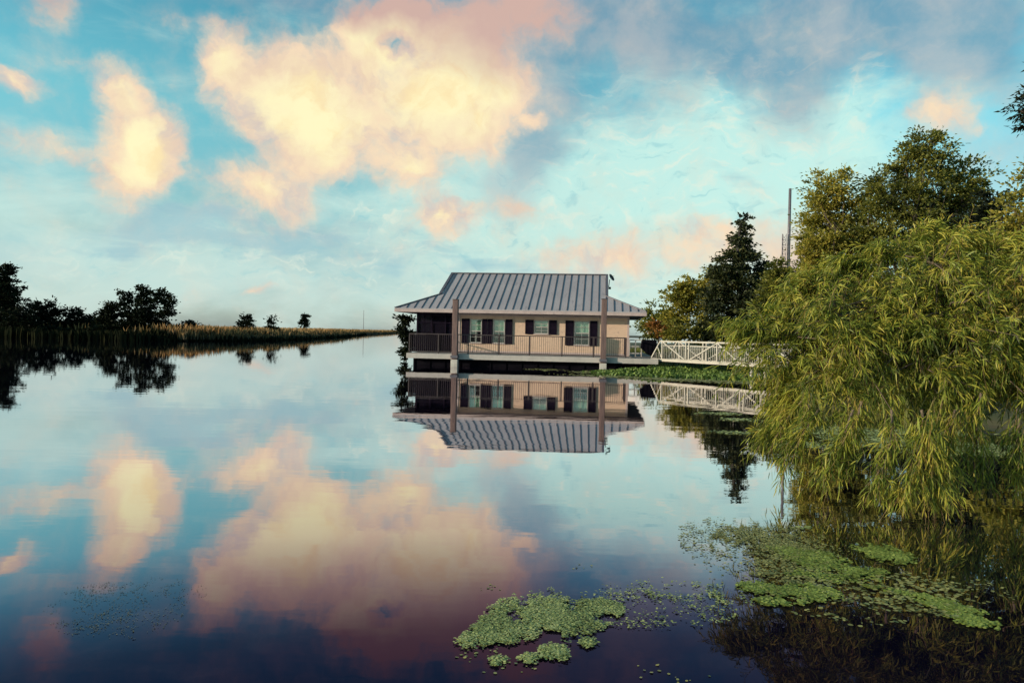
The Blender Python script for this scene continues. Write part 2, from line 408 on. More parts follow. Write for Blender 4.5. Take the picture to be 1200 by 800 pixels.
M_bark = surf('grey brown bark', (.10, .075, .06), (.055, .042, .038), 5, .9, .6, (1, 1, .25))
M_barkd = surf('dark wet bark', (.045, .035, .032), (.03, .024, .024), 5, .9, .6, (1, 1, .25))
M_leafdark = leafmat('deep shade leaves', [(.006, .009, .008), (.012, .016, .010), (.026, .030, .013)], .1, spec=.03)  # near-black, silhouette shade of the left trees put into the leaf colour
M_cyp = leafmat('dark cypress needles', [(.012, .018, .014), (.03, .040, .016), (.085, .085, .024)], .2)
M_olive = leafmat('olive leaves', [(.05, .055, .018), (.18, .18, .034), (.36, .31, .055), (.42, .31, .06)], .45)
M_mid = leafmat('mid green leaves', [(.028, .038, .016), (.12, .13, .028), (.32, .29, .05)], .42)
M_autumn = leafmat('orange turning leaves', [(.22, .07, .02), (.26, .12, .025), (.15, .12, .03)], .35)
M_ylw = leafmat('yellow green leaves', [(.10, .11, .02), (.2, .19, .035), (.28, .21, .04)], .35)

G_R = 'trees on the right bank'
# right bank, far row beyond the gangway
tree('broadleaf_tree', gbase(772, 78), pxblobs([(770,372,18,16),(782,380,20,16),(762,384,16,14)], 78), M_mid, M_barkd, 'low green tree just right of the cabin roof corner, behind the deck', group=G_R, leaf=.32, clump=.6, trunk_r=.14)
tree('autumn_tree', gbase(771, 71), pxblobs([(769,384,10,9),(778,390,8,7)], 71, .8), M_autumn, M_barkd, 'small orange-leaved tree beside the cabin, above the deck rail', group=G_R, leaf=.28, clump=.45, trunk_r=.08, per=26)
tree('broadleaf_tree', gbase(797, 74), pxblobs([(797,344,19,22),(810,352,20,30),(790,370,18,24)], 74), M_olive, M_bark, 'rounded olive tree between the cabin and the tall dark tree', group=G_R, leaf=.3, clump=.55, trunk_r=.18)
tree('yellow_tree', gbase(786, 70), pxblobs([(790,388,14,14),(803,392,14,10)], 70), M_ylw, M_barkd, 'low yellow-green bush behind the near end of the gangway', group=G_R, leaf=.28, clump=.5, trunk_r=.08)
tree('broadleaf_tree', gbase(826, 73), pxblobs([(828,360,14,40),(832,330,12,22),(826,388,14,16)], 73), M_olive, M_bark, 'olive leaved tree at the left edge of the tall dark tree', group=G_R, leaf=.28, clump=.5, trunk_r=.14)
tree('cypress_tree', gbase(866, 70), pxblobs([(872,262,8,16),(870,282,16,16),(864,305,26,20),(862,335,38,28),(872,365,44,30),(860,392,40,20),(893,315,13,12),(845,312,12,16),(898,345,24,22),(838,352,18,26),(838,384,20,18),(850,325,18,18),(905,330,12,14)], 70, .7), M_cyp, M_barkd,
     'tall dark evergreen with a spiky top rising behind the white gangway', group=G_R, leaf=.32, clump=.6, per=38, trunk_r=.3, trunk_top=.9, pointed=True)
tree('broadleaf_tree', gbase(925, 62), pxblobs([(925,345,32,32),(948,325,28,26),(912,318,14,16),(920,385,40,22),(905,335,16,20),(900,365,24,26),(945,365,34,30)], 62), M_mid, M_barkd, 'dark green tree below the mast, right of the tall evergreen', group=G_R, leaf=.24, per=44, clump=.5, trunk_r=.2)
# big trees above the willow
tree('oak_tree', gbase(975, 46, .5), pxblobs([(973,222,30,26),(964,258,28,34),(992,262,30,30),(970,298,30,28),(1000,305,30,34),(955,320,24,24),(1000,350,60,40),(1012,285,22,30),(950,290,18,20)], 46, .8, 1), M_olive, M_bark,
     'tall olive oak right of the mast, its crown left of the highest tree', group=G_R, leaf=.19, clump=.48, per=54, dens=1.1, trunk_r=.3, shell=.55)
tree('oak_tree', gbase(1085, 44, .5), pxblobs([(1085,175,30,24),(1062,198,26,24),(1120,212,38,30),(1080,230,44,36),(1045,240,32,30),(1120,250,34,26),(1060,280,50,36),(1030,215,20,22),(1100,330,90,50),(1020,270,26,30),(1100,280,40,36),(1140,235,22,22)], 44, .8, 1), M_mid, M_bark,
     'highest tree on the right bank, open crown standing above the willow', group=G_R, leaf=.18, clump=.48, per=52, dens=1.05, trunk_r=.34, shell=.5)
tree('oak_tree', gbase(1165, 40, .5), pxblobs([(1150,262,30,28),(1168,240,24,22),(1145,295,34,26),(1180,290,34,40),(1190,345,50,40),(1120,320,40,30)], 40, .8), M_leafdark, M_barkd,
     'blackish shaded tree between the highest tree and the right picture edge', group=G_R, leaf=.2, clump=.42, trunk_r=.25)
tree('oak_tree', gbase(1235, 30, .5), pxblobs([(1200,258,38,46),(1240,225,50,60),(1250,300,60,60),(1185,300,28,36),(1175,330,30,30)], 30, .8), M_olive, M_bark,
     'olive-brown tree cut by the right picture edge, behind the willow', group=G_R, leaf=.17, clump=.36, trunk_r=.25)
tree('pine_tree', gbase(1330, 21, .45), pxblobs([(1196,130,13,17),(1210,104,14,14),(1240,118,30,26),(1310,70,80,50),(1370,10,90,60),(1206,148,11,9)], 21, .8), M_leafdark, M_bark,
     'dark overhanging branch of a tall tree poking in at the upper right edge', group=G_R, leaf=.15, clump=.24, per=40, trunk_r=.25, trunk_top=.9, aspect=.28)
# dark undergrowth on the bank behind the willow
G_U = 'undergrowth on the right bank'
for i, (px, py, rx, ry, Y, lb) in enumerate([(905,385,40,22,48,'dark undergrowth bush at the bank end of the gangway'), (985,375,60,36,38,'broad dark bush behind the left half of the willow'),
        (1080,385,70,40,32,'broad dark bush directly behind the middle of the willow'), (1170,400,70,55,25,'dark bush behind the willow by the right picture edge')]):
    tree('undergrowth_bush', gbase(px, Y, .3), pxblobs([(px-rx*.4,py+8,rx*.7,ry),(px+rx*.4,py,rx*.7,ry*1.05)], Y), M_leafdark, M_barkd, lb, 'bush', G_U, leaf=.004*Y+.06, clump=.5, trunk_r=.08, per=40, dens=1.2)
# left bank
G_L = 'dark trees on the left bank'
for px, py, rx, Y, lb in ((18,392,26,98,'black low thicket at the foot of the tree by the left edge'),(70,393,26,99,'black low thicket under the round-topped tree'),(122,394,26,99,'black low thicket left of the spiky tree'),(172,394,26,99,'black low thicket at the foot of the spiky tree')):
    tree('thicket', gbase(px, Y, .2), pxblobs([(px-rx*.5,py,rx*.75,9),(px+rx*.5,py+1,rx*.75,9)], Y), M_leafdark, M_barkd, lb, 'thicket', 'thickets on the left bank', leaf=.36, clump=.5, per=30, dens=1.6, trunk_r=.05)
LT = [('bank_tree', 2, 100, [(2,330,16,22),(-14,345,30,34),(12,350,18,18),(-5,378,34,24),(8,318,8,8)], 'tall dark tree cut by the left picture edge'),
      ('bank_bush', 27, 98, [(25,377,16,18),(36,384,16,14),(14,388,18,12)], 'low bush right of the tall tree at the left edge'),
      ('bank_tree', 52, 104, [(46,362,10,10),(60,368,14,14),(44,380,16,16),(70,386,20,12)], 'round-topped dark tree, second from the left edge'),
      ('bank_tree', 88, 104, [(86,370,12,11),(98,376,12,12),(90,388,22,12)], 'lower dark tree in the middle of the left tree line'),
      ('bank_bush', 118, 103, [(118,382,14,12),(106,390,18,8),(128,390,16,8)], 'low bush under the left side of the spiky tree'),
      ('bank_tree', 160, 100, [(148,350,7,12),(166,345,10,12),(178,352,10,10),(195,350,8,8),(196,365,9,10),(158,370,20,20),(182,378,18,18),(130,366,14,13),(120,376,12,12),(140,386,26,12),(180,390,24,9),(186,342,5,6)], 'spiky dark tree standing highest in the left tree line'),
      ('bank_bush', 206, 99, [(205,388,12,8),(216,391,14,6)], 'small dark bush at the right foot of the spiky tree'),
      ('bank_bush', 222, 108, [(222,377,4,5),(224,385,7,8)], 'tiny bush poking above the reeds right of the spiky tree'),
      ('bank_tree', 287, 122, [(284,376,5,7),(293,373,5,7),(288,386,11,9),(280,390,7,6),(297,389,7,6)], 'small dark twin-topped tree standing in the reeds'),
      ('bank_tree', 318, 128, [(318,377,5,5),(319,386,7,7)], 'small tree right of the twin-topped one in the reeds'),
      ('bank_tree', 358, 210, [(358,373,4.5,6),(356,379,5,4)], 'lone conical tree out in the marsh far behind the reeds')]
for nm, px, Y, bl, lb in LT:
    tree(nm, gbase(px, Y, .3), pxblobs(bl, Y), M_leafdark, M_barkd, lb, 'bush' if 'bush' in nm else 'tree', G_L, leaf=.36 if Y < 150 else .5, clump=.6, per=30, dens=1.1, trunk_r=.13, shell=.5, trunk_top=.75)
# small cypress by the cabin's left corner
tree('cypress_sapling', tuple(onwater(476, 421)), pxblobs([(477,374,7,7),(473,388,6,11),(478,398,6,12),(474,411,5,9)], 46), M_leafdark, M_barkd, 'dark drooping sapling rising from the water at the cabin left corner', 'tree', leaf=.2, clump=.28, per=34, dens=1.8, trunk_r=.05)

# ------------------------------------------------------------------ marsh reeds (stuff)
def reeds(name, path, n, depth, hgt, mat, wd=.12, label='', z0=.2):
    Pn = np.array(path, float); seg = np.diff(Pn, axis=0); L = np.hypot(seg[:, 0], seg[:, 1])
    # density weighted towards the near end
    wgt = L/np.maximum(40, np.hypot(Pn[:-1, 0], Pn[:-1, 1])); k = RS.choice(len(L), n, p=wgt/wgt.sum()); u = RS.rand(n)
    q = Pn[k]+seg[k]*u[:, None]; nn = np.stack([seg[k, 1], -seg[k, 0]], 1)/L[k][:, None]
    nn *= np.where((nn[:, 0:1] > 0), -1, 1)
    dd = (RS.rand(n)**1.7)*depth
    q = q+nn*dd[:, None]+RS.normal(size=(n, 2))*.5
    hh = np.array([1+.45*mnoise.noise(Vector((x*.09, y*.09, 1)))+.25*mnoise.noise(Vector((x*.4, y*.4, 3))) for x, y in q])
    H = hgt*hh*(.62+.42*RS.rand(n))*np.clip(.45+dd/4, .45, 1)
    base = np.stack([q[:, 0], q[:, 1], np.full(n, z0)], 1)
    th = RS.rand(n)*2*np.pi; s = np.stack([np.cos(th), np.sin(th), 0*th], 1)*(wd*(q[:, 1:2]/100)**.6)
    lean = RS.normal(size=(n, 3))*np.array([.14, .14, 0])*H[:, None]
    mid = base+lean*.4+np.stack([0*H, 0*H, H*.6], 1); tip = base+lean+np.stack([0*H, 0*H, H], 1)
    V = np.stack([base-s*.6, base+s*.6, mid+s, tip, mid-s], 1)
    o = npmesh(name, V, [(0, 1, 2, 4), (4, 2, 3)], mat); return tag(o, label, 'reeds', kind='stuff')
m, t, out = newmat('tan reeds'); M_reed = m
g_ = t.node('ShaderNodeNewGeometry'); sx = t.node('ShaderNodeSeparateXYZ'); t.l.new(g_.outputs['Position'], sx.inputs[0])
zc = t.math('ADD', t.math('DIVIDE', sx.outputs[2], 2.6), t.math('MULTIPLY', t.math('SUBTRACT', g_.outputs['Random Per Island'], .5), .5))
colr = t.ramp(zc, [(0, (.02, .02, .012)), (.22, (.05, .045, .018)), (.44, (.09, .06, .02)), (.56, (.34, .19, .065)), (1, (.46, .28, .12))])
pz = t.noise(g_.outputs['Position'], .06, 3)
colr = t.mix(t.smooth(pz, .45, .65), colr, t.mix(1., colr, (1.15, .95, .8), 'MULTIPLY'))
p = t.node('ShaderNodeBsdfPrincipled'); t.put(p.inputs[0], colr); p.inputs['Roughness'].default_value = .8
tr_ = t.node('ShaderNodeBsdfTranslucent'); t.put(tr_.inputs[0], colr); mx = t.node('ShaderNodeMixShader'); mx.inputs[0].default_value = .3
t.l.new(p.outputs[0], mx.inputs[1]); t.l.new(tr_.outputs[0], mx.inputs[2]); t.l.new(mx.outputs[0], out.inputs[0])
SH = [(-75,100),(-52,94),(-44,92),(-38,100),(-37,118),(-40,150),(-44,190),(-60,300),(-75,450),(-100,680)]
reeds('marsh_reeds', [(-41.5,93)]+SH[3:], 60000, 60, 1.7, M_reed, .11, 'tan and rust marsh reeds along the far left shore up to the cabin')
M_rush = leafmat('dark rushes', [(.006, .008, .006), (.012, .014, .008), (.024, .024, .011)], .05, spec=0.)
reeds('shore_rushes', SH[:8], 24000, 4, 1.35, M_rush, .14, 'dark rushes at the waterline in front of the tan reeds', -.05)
RSH = [(11,17.6),(9.8,18),(8.6,22),(10,27),(13,32),(15,38),(19,46),(18,52),(13,57),(9.5,62),(3,68),(-1,76)]
def bankgrass(name, path, n, depth, hgt, mat, wd, label):
    Pn = np.array(path, float); seg = np.diff(Pn, axis=0); L = np.hypot(seg[:, 0], seg[:, 1]); k = RS.choice(len(L), n, p=L/L.sum()); u = RS.rand(n)
    q = Pn[k]+seg[k]*u[:, None]; nn = np.stack([-seg[k, 1], seg[k, 0]], 1)/L[k][:, None]; nn = -nn
    q = q+nn*(RS.rand(n)*depth-.4)[:, None]+RS.normal(size=(n, 2))*.2
    H = hgt*(.4+.8*RS.rand(n)); base = np.stack([q[:, 0], q[:, 1], np.full(n, 0.)], 1)
    th = RS.rand(n)*2*np.pi; s = np.stack([np.cos(th), np.sin(th), 0*th], 1)*wd
    lean = RS.normal(size=(n, 3))*np.array([.3, .3, 0])*H[:, None]
    mid = base+lean*.35+np.stack([0*H, 0*H, H*.6], 1); tip = base+lean+np.stack([0*H, 0*H, H*.95], 1)
    V = np.stack([base-s*.6, base+s*.6, mid+s, tip, mid-s], 1)
    return tag(npmesh(name, V, [(0, 1, 2, 4), (4, 2, 3)], mat), label, 'grass', kind='stuff')
bankgrass('bank_grass', RSH, 16000, 5, .9, M_mid, .03, 'rough grass and weeds along the right bank under the trees')

# ------------------------------------------------------------------ mast
M_steel = surf('weathered steel', (.12, .105, .12), (.16, .145, .16), 3, .6, .1, metal=.3)
mp_ = at(924, 300, 95); root = tag(empty('radio_mast', (mp_.x, 95, .3)), 'thin grey mast with a lattice frame beside it, standing behind the trees', 'mast')
ztop = at(924, 221, 95).z-.3
q = MB(); q.tube([(0, 0, 0), (0, 0, ztop*.6), (0, 0, ztop)], [.24, .20, .17], 10); q.build('pole', M_steel, root, True)
q = MB(); zl = ztop*.72
for cx_, cy_ in ((-.95,-.25),(-.45,-.25),(-.7,.2)): q.tube([(cx_, cy_, 0), (cx_, cy_, zl)], .045, 5)
z = 4.; kk = 0
while z < zl-.6:
    a_ = [(-.95,-.25),(-.45,-.25),(-.7,.2)]
    for i in range(3):
        p0 = a_[i]; p1 = a_[(i+1) % 3]; q.tube([(*p0, z), (*p1, z+.6)], .022, 4); q.tube([(*p0, z), (*p1, z)], .022, 4)
    z += .6
q.build('lattice', M_steel, root)
q = MB()
for zz in (ztop*.60, ztop*.68, ztop*.74): q.tube([(0, 0, zz), (1.0, 0, zz+.3), (1.05, 0, zz+1.2)], .03, 5)
q.build('antenna_arm', M_steel, root)
# far thin mast over the marsh
fp = at(426, 380, 420); root = tag(empty('radio_mast', (fp.x, 420, .3)), 'hair-thin far mast on the marsh horizon left of the cabin', 'mast')
q = MB(); q.tube([(0, 0, 0), (0, 0, at(426, 364, 420).z)], [.16, .1], 6); q.build('pole', M_steel, root)

# ------------------------------------------------------------------ floating cabin
YAW = R(-6.7)
ORG = Vector((.35, 43.37, 0))
cabin = tag(empty('floating_cabin', ORG, YAW), 'tan floating cabin with grey standing-seam metal roof and dark shutters on the still water', 'cabin')
M_wall = surf('tan lap siding', (.61, .42, .31), (.54, .37, .275), 1.4, .75, .1, c3=(.43, .295, .245))
t = NT(M_wall.node_tree)   # add horizontal laps
pb = [n for n in t.n if n.type == 'BSDF_PRINCIPLED'][0]; bp = [n for n in t.n if n.type == 'BUMP'][0]
wv = t.node('ShaderNodeTexWave', wave_type='BANDS', bands_direction='Z', wave_profile='SAW'); wv.inputs['Scale'].default_value = 1.6
t.l.new(t.node('ShaderNodeTexCoord').outputs['Object'], wv.inputs['Vector'])
b2 = t.node('ShaderNodeBump'); b2.inputs['Strength'].default_value = .6; b2.inputs['Distance'].default_value = .012
t.l.new(wv.outputs[1], b2.inputs['Height']); t.l.new(bp.outputs[0], b2.inputs['Normal']); t.l.new(b2.outputs[0], pb.inputs['Normal'])
M_trim = surf('pinkish trim paint', (.46, .35, .33), (.38, .29, .28), 2, .6, .08)
M_white = surf('off white paint', (.42, .375, .35), (.35, .315, .295), 2.5, .6, .1, c3=(.42, .38, .34))
M_roof = surf('grey lavender metal roof', (.34, .30, .315), (.40, .35, .36), .7, .5, .03, (1, .15, 1), metal=.0, c3=(.29, .255, .27), rr=.06, spec=.3)
M_seam = surf('seam metal', (.11, .10, .12), (.14, .125, .145), 3, .5, .05, metal=.2)
M_shut = surf('dark plum shutters', (.007, .004, .012), (.011, .006, .016), 6, .85, .1, spec=.1)
M_rail = surf('dark bronze rail', (.05, .033, .033), (.038, .025, .026), 8, .5, .1)
M_dark = surf('black parts and under-deck shade', (.003, .0025, .005), (.006, .005, .008), 2, .9, .3, spec=.05)  # near-black, the shade under the deck is put into this colour
M_deck = surf('weathered deck boards', (.34, .28, .25), (.24, .2, .185), 3, .8, .3, (6, .4, 1))
M_pile = surf('brown tarred piling', (.17, .105, .095), (.10, .065, .065), 3, .85, .5, (3, 3, .4), c3=(.22, .15, .13))
M_conc = surf('pale concrete sleeve', (.48, .44, .40), (.36, .33, .30), 4, .85, .3)
m, t, out = newmat('window glass'); M_glass = m
p = t.node('ShaderNodeBsdfGlossy'); t.put(p.inputs[0], (.85, .95, .9)); p.inputs['Roughness'].default_value = .02
tp_ = t.node('ShaderNodeBsdfTransparent'); t.put(tp_.inputs[0], (.8, .88, .84)); mx = t.node('ShaderNodeMixShader'); mx.inputs[0].default_value = .13
t.l.new(tp_.outputs[0], mx.inputs[1]); t.l.new(p.outputs[0], mx.inputs[2]); t.l.new(mx.outputs[0], out.inputs[0])
m, t, out = newmat('insect screen'); M_screen = m
p = t.node('ShaderNodeBsdfPrincipled'); t.put(p.inputs[0], (.006, .004, .011)); p.inputs['Roughness'].default_value = .9; p.inputs['Specular IOR Level'].default_value = .1
tp_ = t.node('ShaderNodeBsdfTransparent'); mx = t.node('ShaderNodeMixShader'); mx.inputs[0].default_value = .25
t.l.new(p.outputs[0], mx.inputs[1]); t.l.new(tp_.outputs[0], mx.inputs[2]); t.l.new(mx.outputs[0], out.inputs[0])

DK = .66; WT = 3.02; EV = 3.25; RG = 5.83; X0, X1 = -7.45, 7.4; GB = 2.35
SL = (RG-EV)/6.0
# roof: Dutch gable.  front/back planes + low hip skirts + gable ends
rf = MB()
def fp_(x, y): return (x, y, EV+SL*(y if y <= 6 else 12-y))
gL, gR = X0+GB, X1-GB
TH = .05
rf.slab([fp_(X0, 0), fp_(X1, 0), fp_(gR, GB), fp_(gL, GB)], TH)
rf.slab([fp_(gL, GB), fp_(gR, GB), fp_(gR, 6), fp_(gL, 6)], TH)
rf.slab([fp_(gR, 6), fp_(gR, 12-GB), fp_(gL, 12-GB), fp_(gL, 6)], TH)
rf.slab([fp_(gL, 12-GB), fp_(gR, 12-GB), fp_(X1, 12), fp_(X0, 12)], TH)
zg = EV+SL*GB
rf.slab([(X0, 0, EV), (gL, GB, zg), (gL, 12-GB, zg), (X0, 12, EV)], TH)
rf.slab([(X1, 12, EV), (gR, 12-GB, zg), (gR, GB, zg), (X1, 0, EV)], TH)
roof = rf.build('roof', M_roof, cabin)
sm = MB()
x = X0+.25
while x < X1-.1:
    y1_ = 6 if gL <= x <= gR else (min(x-X0, X1-x))
    if y1_ > .15:
        sm.bar((x, .01, EV+.025), (x, y1_, EV+SL*y1_+.025), .028, .035)
        sm.bar((x, 11.99, EV+.025), (x, 12-y1_, EV+SL*y1_+.025), .028, .035)
    x += .455
y = .5
while y < 11.6:
    dd = min(y, 12-y, GB)
    sm.bar((X0, y, EV+.025), (X0+dd, y, EV+SL*dd+.025), .035, .05)
    sm.bar((X1, y, EV+.025), (X1-dd, y, EV+SL*dd+.025), .035, .05)
    y += .455
sm.build('standing_seam', M_seam, roof)
rc = MB(); rc.bar((gL-.12, 6, RG+.03), (gR+.12, 6, RG+.03), .22, .06)
for (cx_, cy_, ex, ey) in ((X0, 0, gL, GB), (X1, 0, gR, GB), (X0, 12, gL, 12-GB), (X1, 12, gR, 12-GB)):
    rc.bar((cx_, cy_, EV+.03), (ex, ey, zg+.03), .14, .05)
for gx, s_ in ((gL, -1), (gR, 1)):
    rc.bar((gx+s_*.09, GB-.05, zg+.02), (gx+s_*.09, 6, RG+.02), .16, .09); rc.bar((gx+s_*.09, 12-GB+.05, zg+.02), (gx+s_*.09, 6, RG+.02), .16, .09)
rc.build('ridge_cap', M_seam, roof)
for gx in (gL+.03, gR-.03):
    ge = MB(); ge.poly([(gx, GB, zg-.06), (gx, 12-GB, zg-.06), (gx, 6, RG-.06)]); ge.build('gable', M_trim, roof)
fa = MB(); ft = EV-.055
fa.box(X0, X1, -.03, .03, ft-.17, ft); fa.box(X0, X1, 11.97, 12.03, ft-.17, ft); fa.box(X0-.03, X0+.03, .031, 11.969, ft-.17, ft); fa.box(X1-.03, X1+.03, .031, 11.969, ft-.17, ft)
fa.build('fascia', M_trim, roof)
sf = MB(); sf.box(X0+.031, X1-.031, .031, 11.969, WT, WT+.035); sf.build('soffit', surf('soffit board', (.13, .095, .11), (.1, .075, .09), 2, .7, .1), roof)
# walls (front wall made with real window openings)
wins = [('paired', -3.40, -1.55), ]
def wx(px, y=1.0):     # local x of a picture column on the wall plane y (local)
    lo, hi = -9., 9.
    for _ in range(40):
        mid = (lo+hi)/2; wp = Matrix.Rotation(YAW, 4, 'Z') @ Vector((mid, y, 2)) + ORG
        if topx(wp)[0] < px: lo = mid
        else: hi = mid
    return lo
def wz(px, py, y=1.0):
    x_ = wx(px, y); lo, hi = -1., 8.
    for _ in range(40):
        mid = (lo+hi)/2; wp = Matrix.Rotation(YAW, 4, 'Z') @ Vector((x_, y, mid)) + ORG
        if topx(wp)[1] > py: lo = mid
        else: hi = mid
    return lo
WX0, WXP, WX1 = -6.35, wx(537), wx(737)
Wn = [(wx(551), wx(564.5), 1.26, 2.68), (wx(578), wx(591.5), 1.26, 2.68), (wx(626), wx(642.5), 1.88, 2.68), (wx(673), wx(690.5), 1.26, 2.68)]
wl = MB()
edges = [WXP]
for a_, b_, z0, z1 in Wn: edges += [a_, b_]
edges.append(WX1)
for i in range(0, len(edges), 2): wl.box(edges[i], edges[i+1], 1.0, 1.15, DK, WT)
for a_, b_, z0, z1 in Wn:
    wl.box(a_, b_, 1.0, 1.15, DK, z0); wl.box(a_, b_, 1.0, 1.15, z1, WT)
wl.box(WX1-.15, WX1, 1.15, 11, DK, WT); wl.box(WX0, WX1, 10.85, 11, DK, WT-.002); wl.box(WXP, WXP+.15, 1.15, 10.85, DK, WT-.001)
wl.box(WX0, WX0+.15, 5, 10.85, DK, WT-.001)
wl.build('wall', M_wall, cabin)
tb = MB()
for xx in (WXP-.02, WX1-.10): tb.box(xx, xx+.12, .965, .999, DK+.01, WT-.01)
tb.box(WXP+.1, WX1-.1, .975, .998, WT-.13, WT-.012); tb.box(WXP+.1, WX1-.1, .975, .998, DK+.01, DK+.14)
tb.build('corner_trim', M_trim, cabin)
def shutter(x0, x1, z0, z1, par):
    s = MB(); f = .06; yf, yb = .925, .965
    s.box(x0, x0+f, yf, yb, z0, z1); s.box(x1-f, x1, yf, yb, z0, z1); s.box(x0+f, x1-f, yf, yb, z0, z0+f); s.box(x0+f, x1-f, yf, yb, z1-f, z1)
    zm = (z0+z1)/2; s.box(x0+f, x1-f, yf, yb, zm-f/2, zm+f/2)
    zz = z0+f+.03
    while zz < z1-f-.03:
        if abs(zz-zm) > f: s.box(x0+f, x1-f, yf+.008, yb-.008, zz, zz+.03)
        zz += .055
    s.box(x0+f*.5, x1-f*.5, yb-.006, yb-.001, z0+f*.5, z1-f*.5)
    s.build('shutter', M_shut, par)
for i, (a_, b_, z0, z1) in enumerate(Wn):
    fr = MB(); e = .045; yf, yb = .96, 1.06
    fr.box(a_, a_+e, yf, yb, z0, z1); fr.box(b_-e, b_, yf, yb, z0, z1); fr.box(a_+e, b_-e, yf, yb, z0, z0+e); fr.box(a_+e, b_-e, yf, yb, z1-e, z1)
    wr = fr.build('window', M_white, cabin)
    sa = MB(); zm = (z0+z1)/2; xm = (a_+b_)/2
    sa.box(a_+e, b_-e, .99, 1.04, zm-.025, zm+.025)
    sa.box(xm-.01, xm+.01, .995, 1.03, z0+e, zm-.025); sa.box(xm-.01, xm+.01, .995, 1.03, zm+.025, z1-e)
    for zq in (((z0+zm)/2), ((z1+zm)/2)):
        sa.box(a_+e, xm-.01, .995, 1.03, zq-.01, zq+.01); sa.box(xm+.01, b_-e, .995, 1.03, zq-.01, zq+.01)
    sa.build('sash', M_white, wr)
    gl_ = MB(); gl_.box(a_+e+.002, b_-e-.002, 1.041, 1.049, z0+e+.002, z1-e-.002); gl_.build('glass', M_glass, wr)
    cu_ = MB(); n_ = 20; zc_ = zm+.03 if z1-z0 > 1 else zm+.05
    for k in range(n_):
        xa = a_+e+(b_-a_-2*e)*k/n_; xb = a_+e+(b_-a_-2*e)*(k+1)/n_; ya_, yb_ = 1.09+.012*(k % 2), 1.09+.012*((k+1) % 2)
        cu_.poly([(xa, ya_, zc_), (xb, yb_, zc_), (xb, yb_, z1-e), (xa, ya_, z1-e)])
    cu_.build('sash_reflection', surf('mint sash reflection', (.50, .62, .52), (.45, .56, .48), 3, .8, 0), wr)  # pleated sheet, pale mint reflection of the upper panes put into its colour
    ib = MB(); ib.box(a_+.01, b_-.01, 1.13, 1.14, z0+.01, z1-.01); ib.build('dark_room_panel', M_shut, wr)  # added dark panel, stands in for the unlit room behind the glass
    sl_ = MB(); sl_.box(a_-.04, b_+.04, .925, .96, z0-.05, z0-.001); sl_.build('sill', M_trim, wr)
    if i == 0: SHs = [(wx(541), a_-.04), (b_+.04, (b_+Wn[1][0])/2-.015)]
    elif i == 1: SHs = [((Wn[0][1]+a_)/2+.015, a_-.04), (b_+.04, wx(600.5))]
    elif i == 2: SHs = [(wx(615.5), a_-.04), (b_+.04, wx(652.5))]
    else: SHs = [(wx(662.5), a_-.04), (b_+.04, wx(700))]
    for s0, s1 in SHs: shutter(s0, s1, z0-.03, z1+.03, wr)
# screened porch at the left end
po = MB()
po.box(WX0+.09, WXP-.02, 1.01, 1.08, DK+1.0, DK+1.08); po.box(WX0+.09, WXP-.02, 1.01, 1.08, WT-.16, WT-.003)
po.box(WX0+.09, WXP-.02, 1.012, 1.078, WT-.62, WT-.57)
po.box(WX0+.88, WX0+.96, 1.0, 1.009, DK+1.0, WT-.003)
porch = po.build('screen_porch', M_shut, cabin)
for xx, yy in ((WX0, 1.0), (WX0+1.74, 1.0), (WX0, 2.9), (WX0, 4.9)):
    q = MB(); q.box(xx, xx+.088, yy-.004 if xx > WX0 else yy, yy+.09, DK, WT-.001); q.build('post', M_shut, porch)
sc = MB(); sc.box(WX0+.03, WXP-.03, 1.082, 1.086, DK+.01, WT-.01); sc.box(WX0+.04, WX0+.044, 1.1, 5, DK+.01, WT-.01); sc.build('screen', M_screen, porch)
kp = MB(); kp.box(WX0+.1, WXP-.03, 1.09, 1.12, DK+.01, DK+1.0); kp.build('kick_panel', M_dark, porch)
# deck
DF = -3.0; DX0 = wx(477.5, DF); DX1 = wx(771, DF)
dk = MB(); dk.box(DX0, DX1, DF+.05, 11.9, DK-.10, DK-.002); deck = dk.build('deck', M_deck, cabin)
rm = MB(); rm.box(DX0-.02, DX1, DF, DF+.049, DK-.27, DK+.012); rm.box(DX0-.05, DX0-.001, DF+.05, 11.9, DK-.27, DK+.012); rm.box(DX1, DX1+.05, DF, 11.9, DK-.27, DK+.012); rm.build('rim_board', M_white, deck)
jo = MB()
xx = DX0+.3
while xx < DX1-.1: jo.box(xx, xx+.06, DF+.06, 11.8, DK-.25, DK-.101); xx += .6
jo.build('joist', M_dark, deck)['kind'] = 'stuff'
sk = MB(); sk.box(DX0+.25, DX1-.3, DF+.45, 11.5, -.1, DK-.26)
for k in range(16): sk.box(DX0+.3+k*.86, DX0+.36+k*.86, DF+.40, DF+.449, -.1, DK-.27)
sk.build('float_skirt', M_dark, deck)
# railing along the front, with posts where the photo has them
rz = DK+1.09; yr = DF+.12
rl = MB(); rl.bar((DX0+.1, yr, rz), (wx(734, yr), yr, rz), .06, .05); rl.bar((DX0+.1, yr, DK+.12), (wx(734, yr), yr, DK+.12), .04, .04)
rl.bar((wx(734, yr), yr, rz), (wx(734, yr), yr+3.6, rz), .06, .05); rl.bar((wx(734, yr), yr, DK+.12), (wx(734, yr), yr+3.6, DK+.12), .04, .04)
rl.bar((DX0+.1, yr, rz), (DX0+.1, 4.5, rz), .06, .05); rl.bar((DX0+.1, yr, DK+.12), (DX0+.1, 4.5, DK+.12), .04, .04)
rail = rl.build('railing', M_rail, cabin)
for px in (480, 514, 549, 585, 621, 659, 696, 734):
    pp = MB(); xx = wx(px, yr) if px > 480 else DX0+.1; pp.box(xx-.035, xx+.035, yr-.035, yr+.035, DK, rz-.026); pp.build('post', M_rail, rail)
bl = MB(); xx = DX0+.22
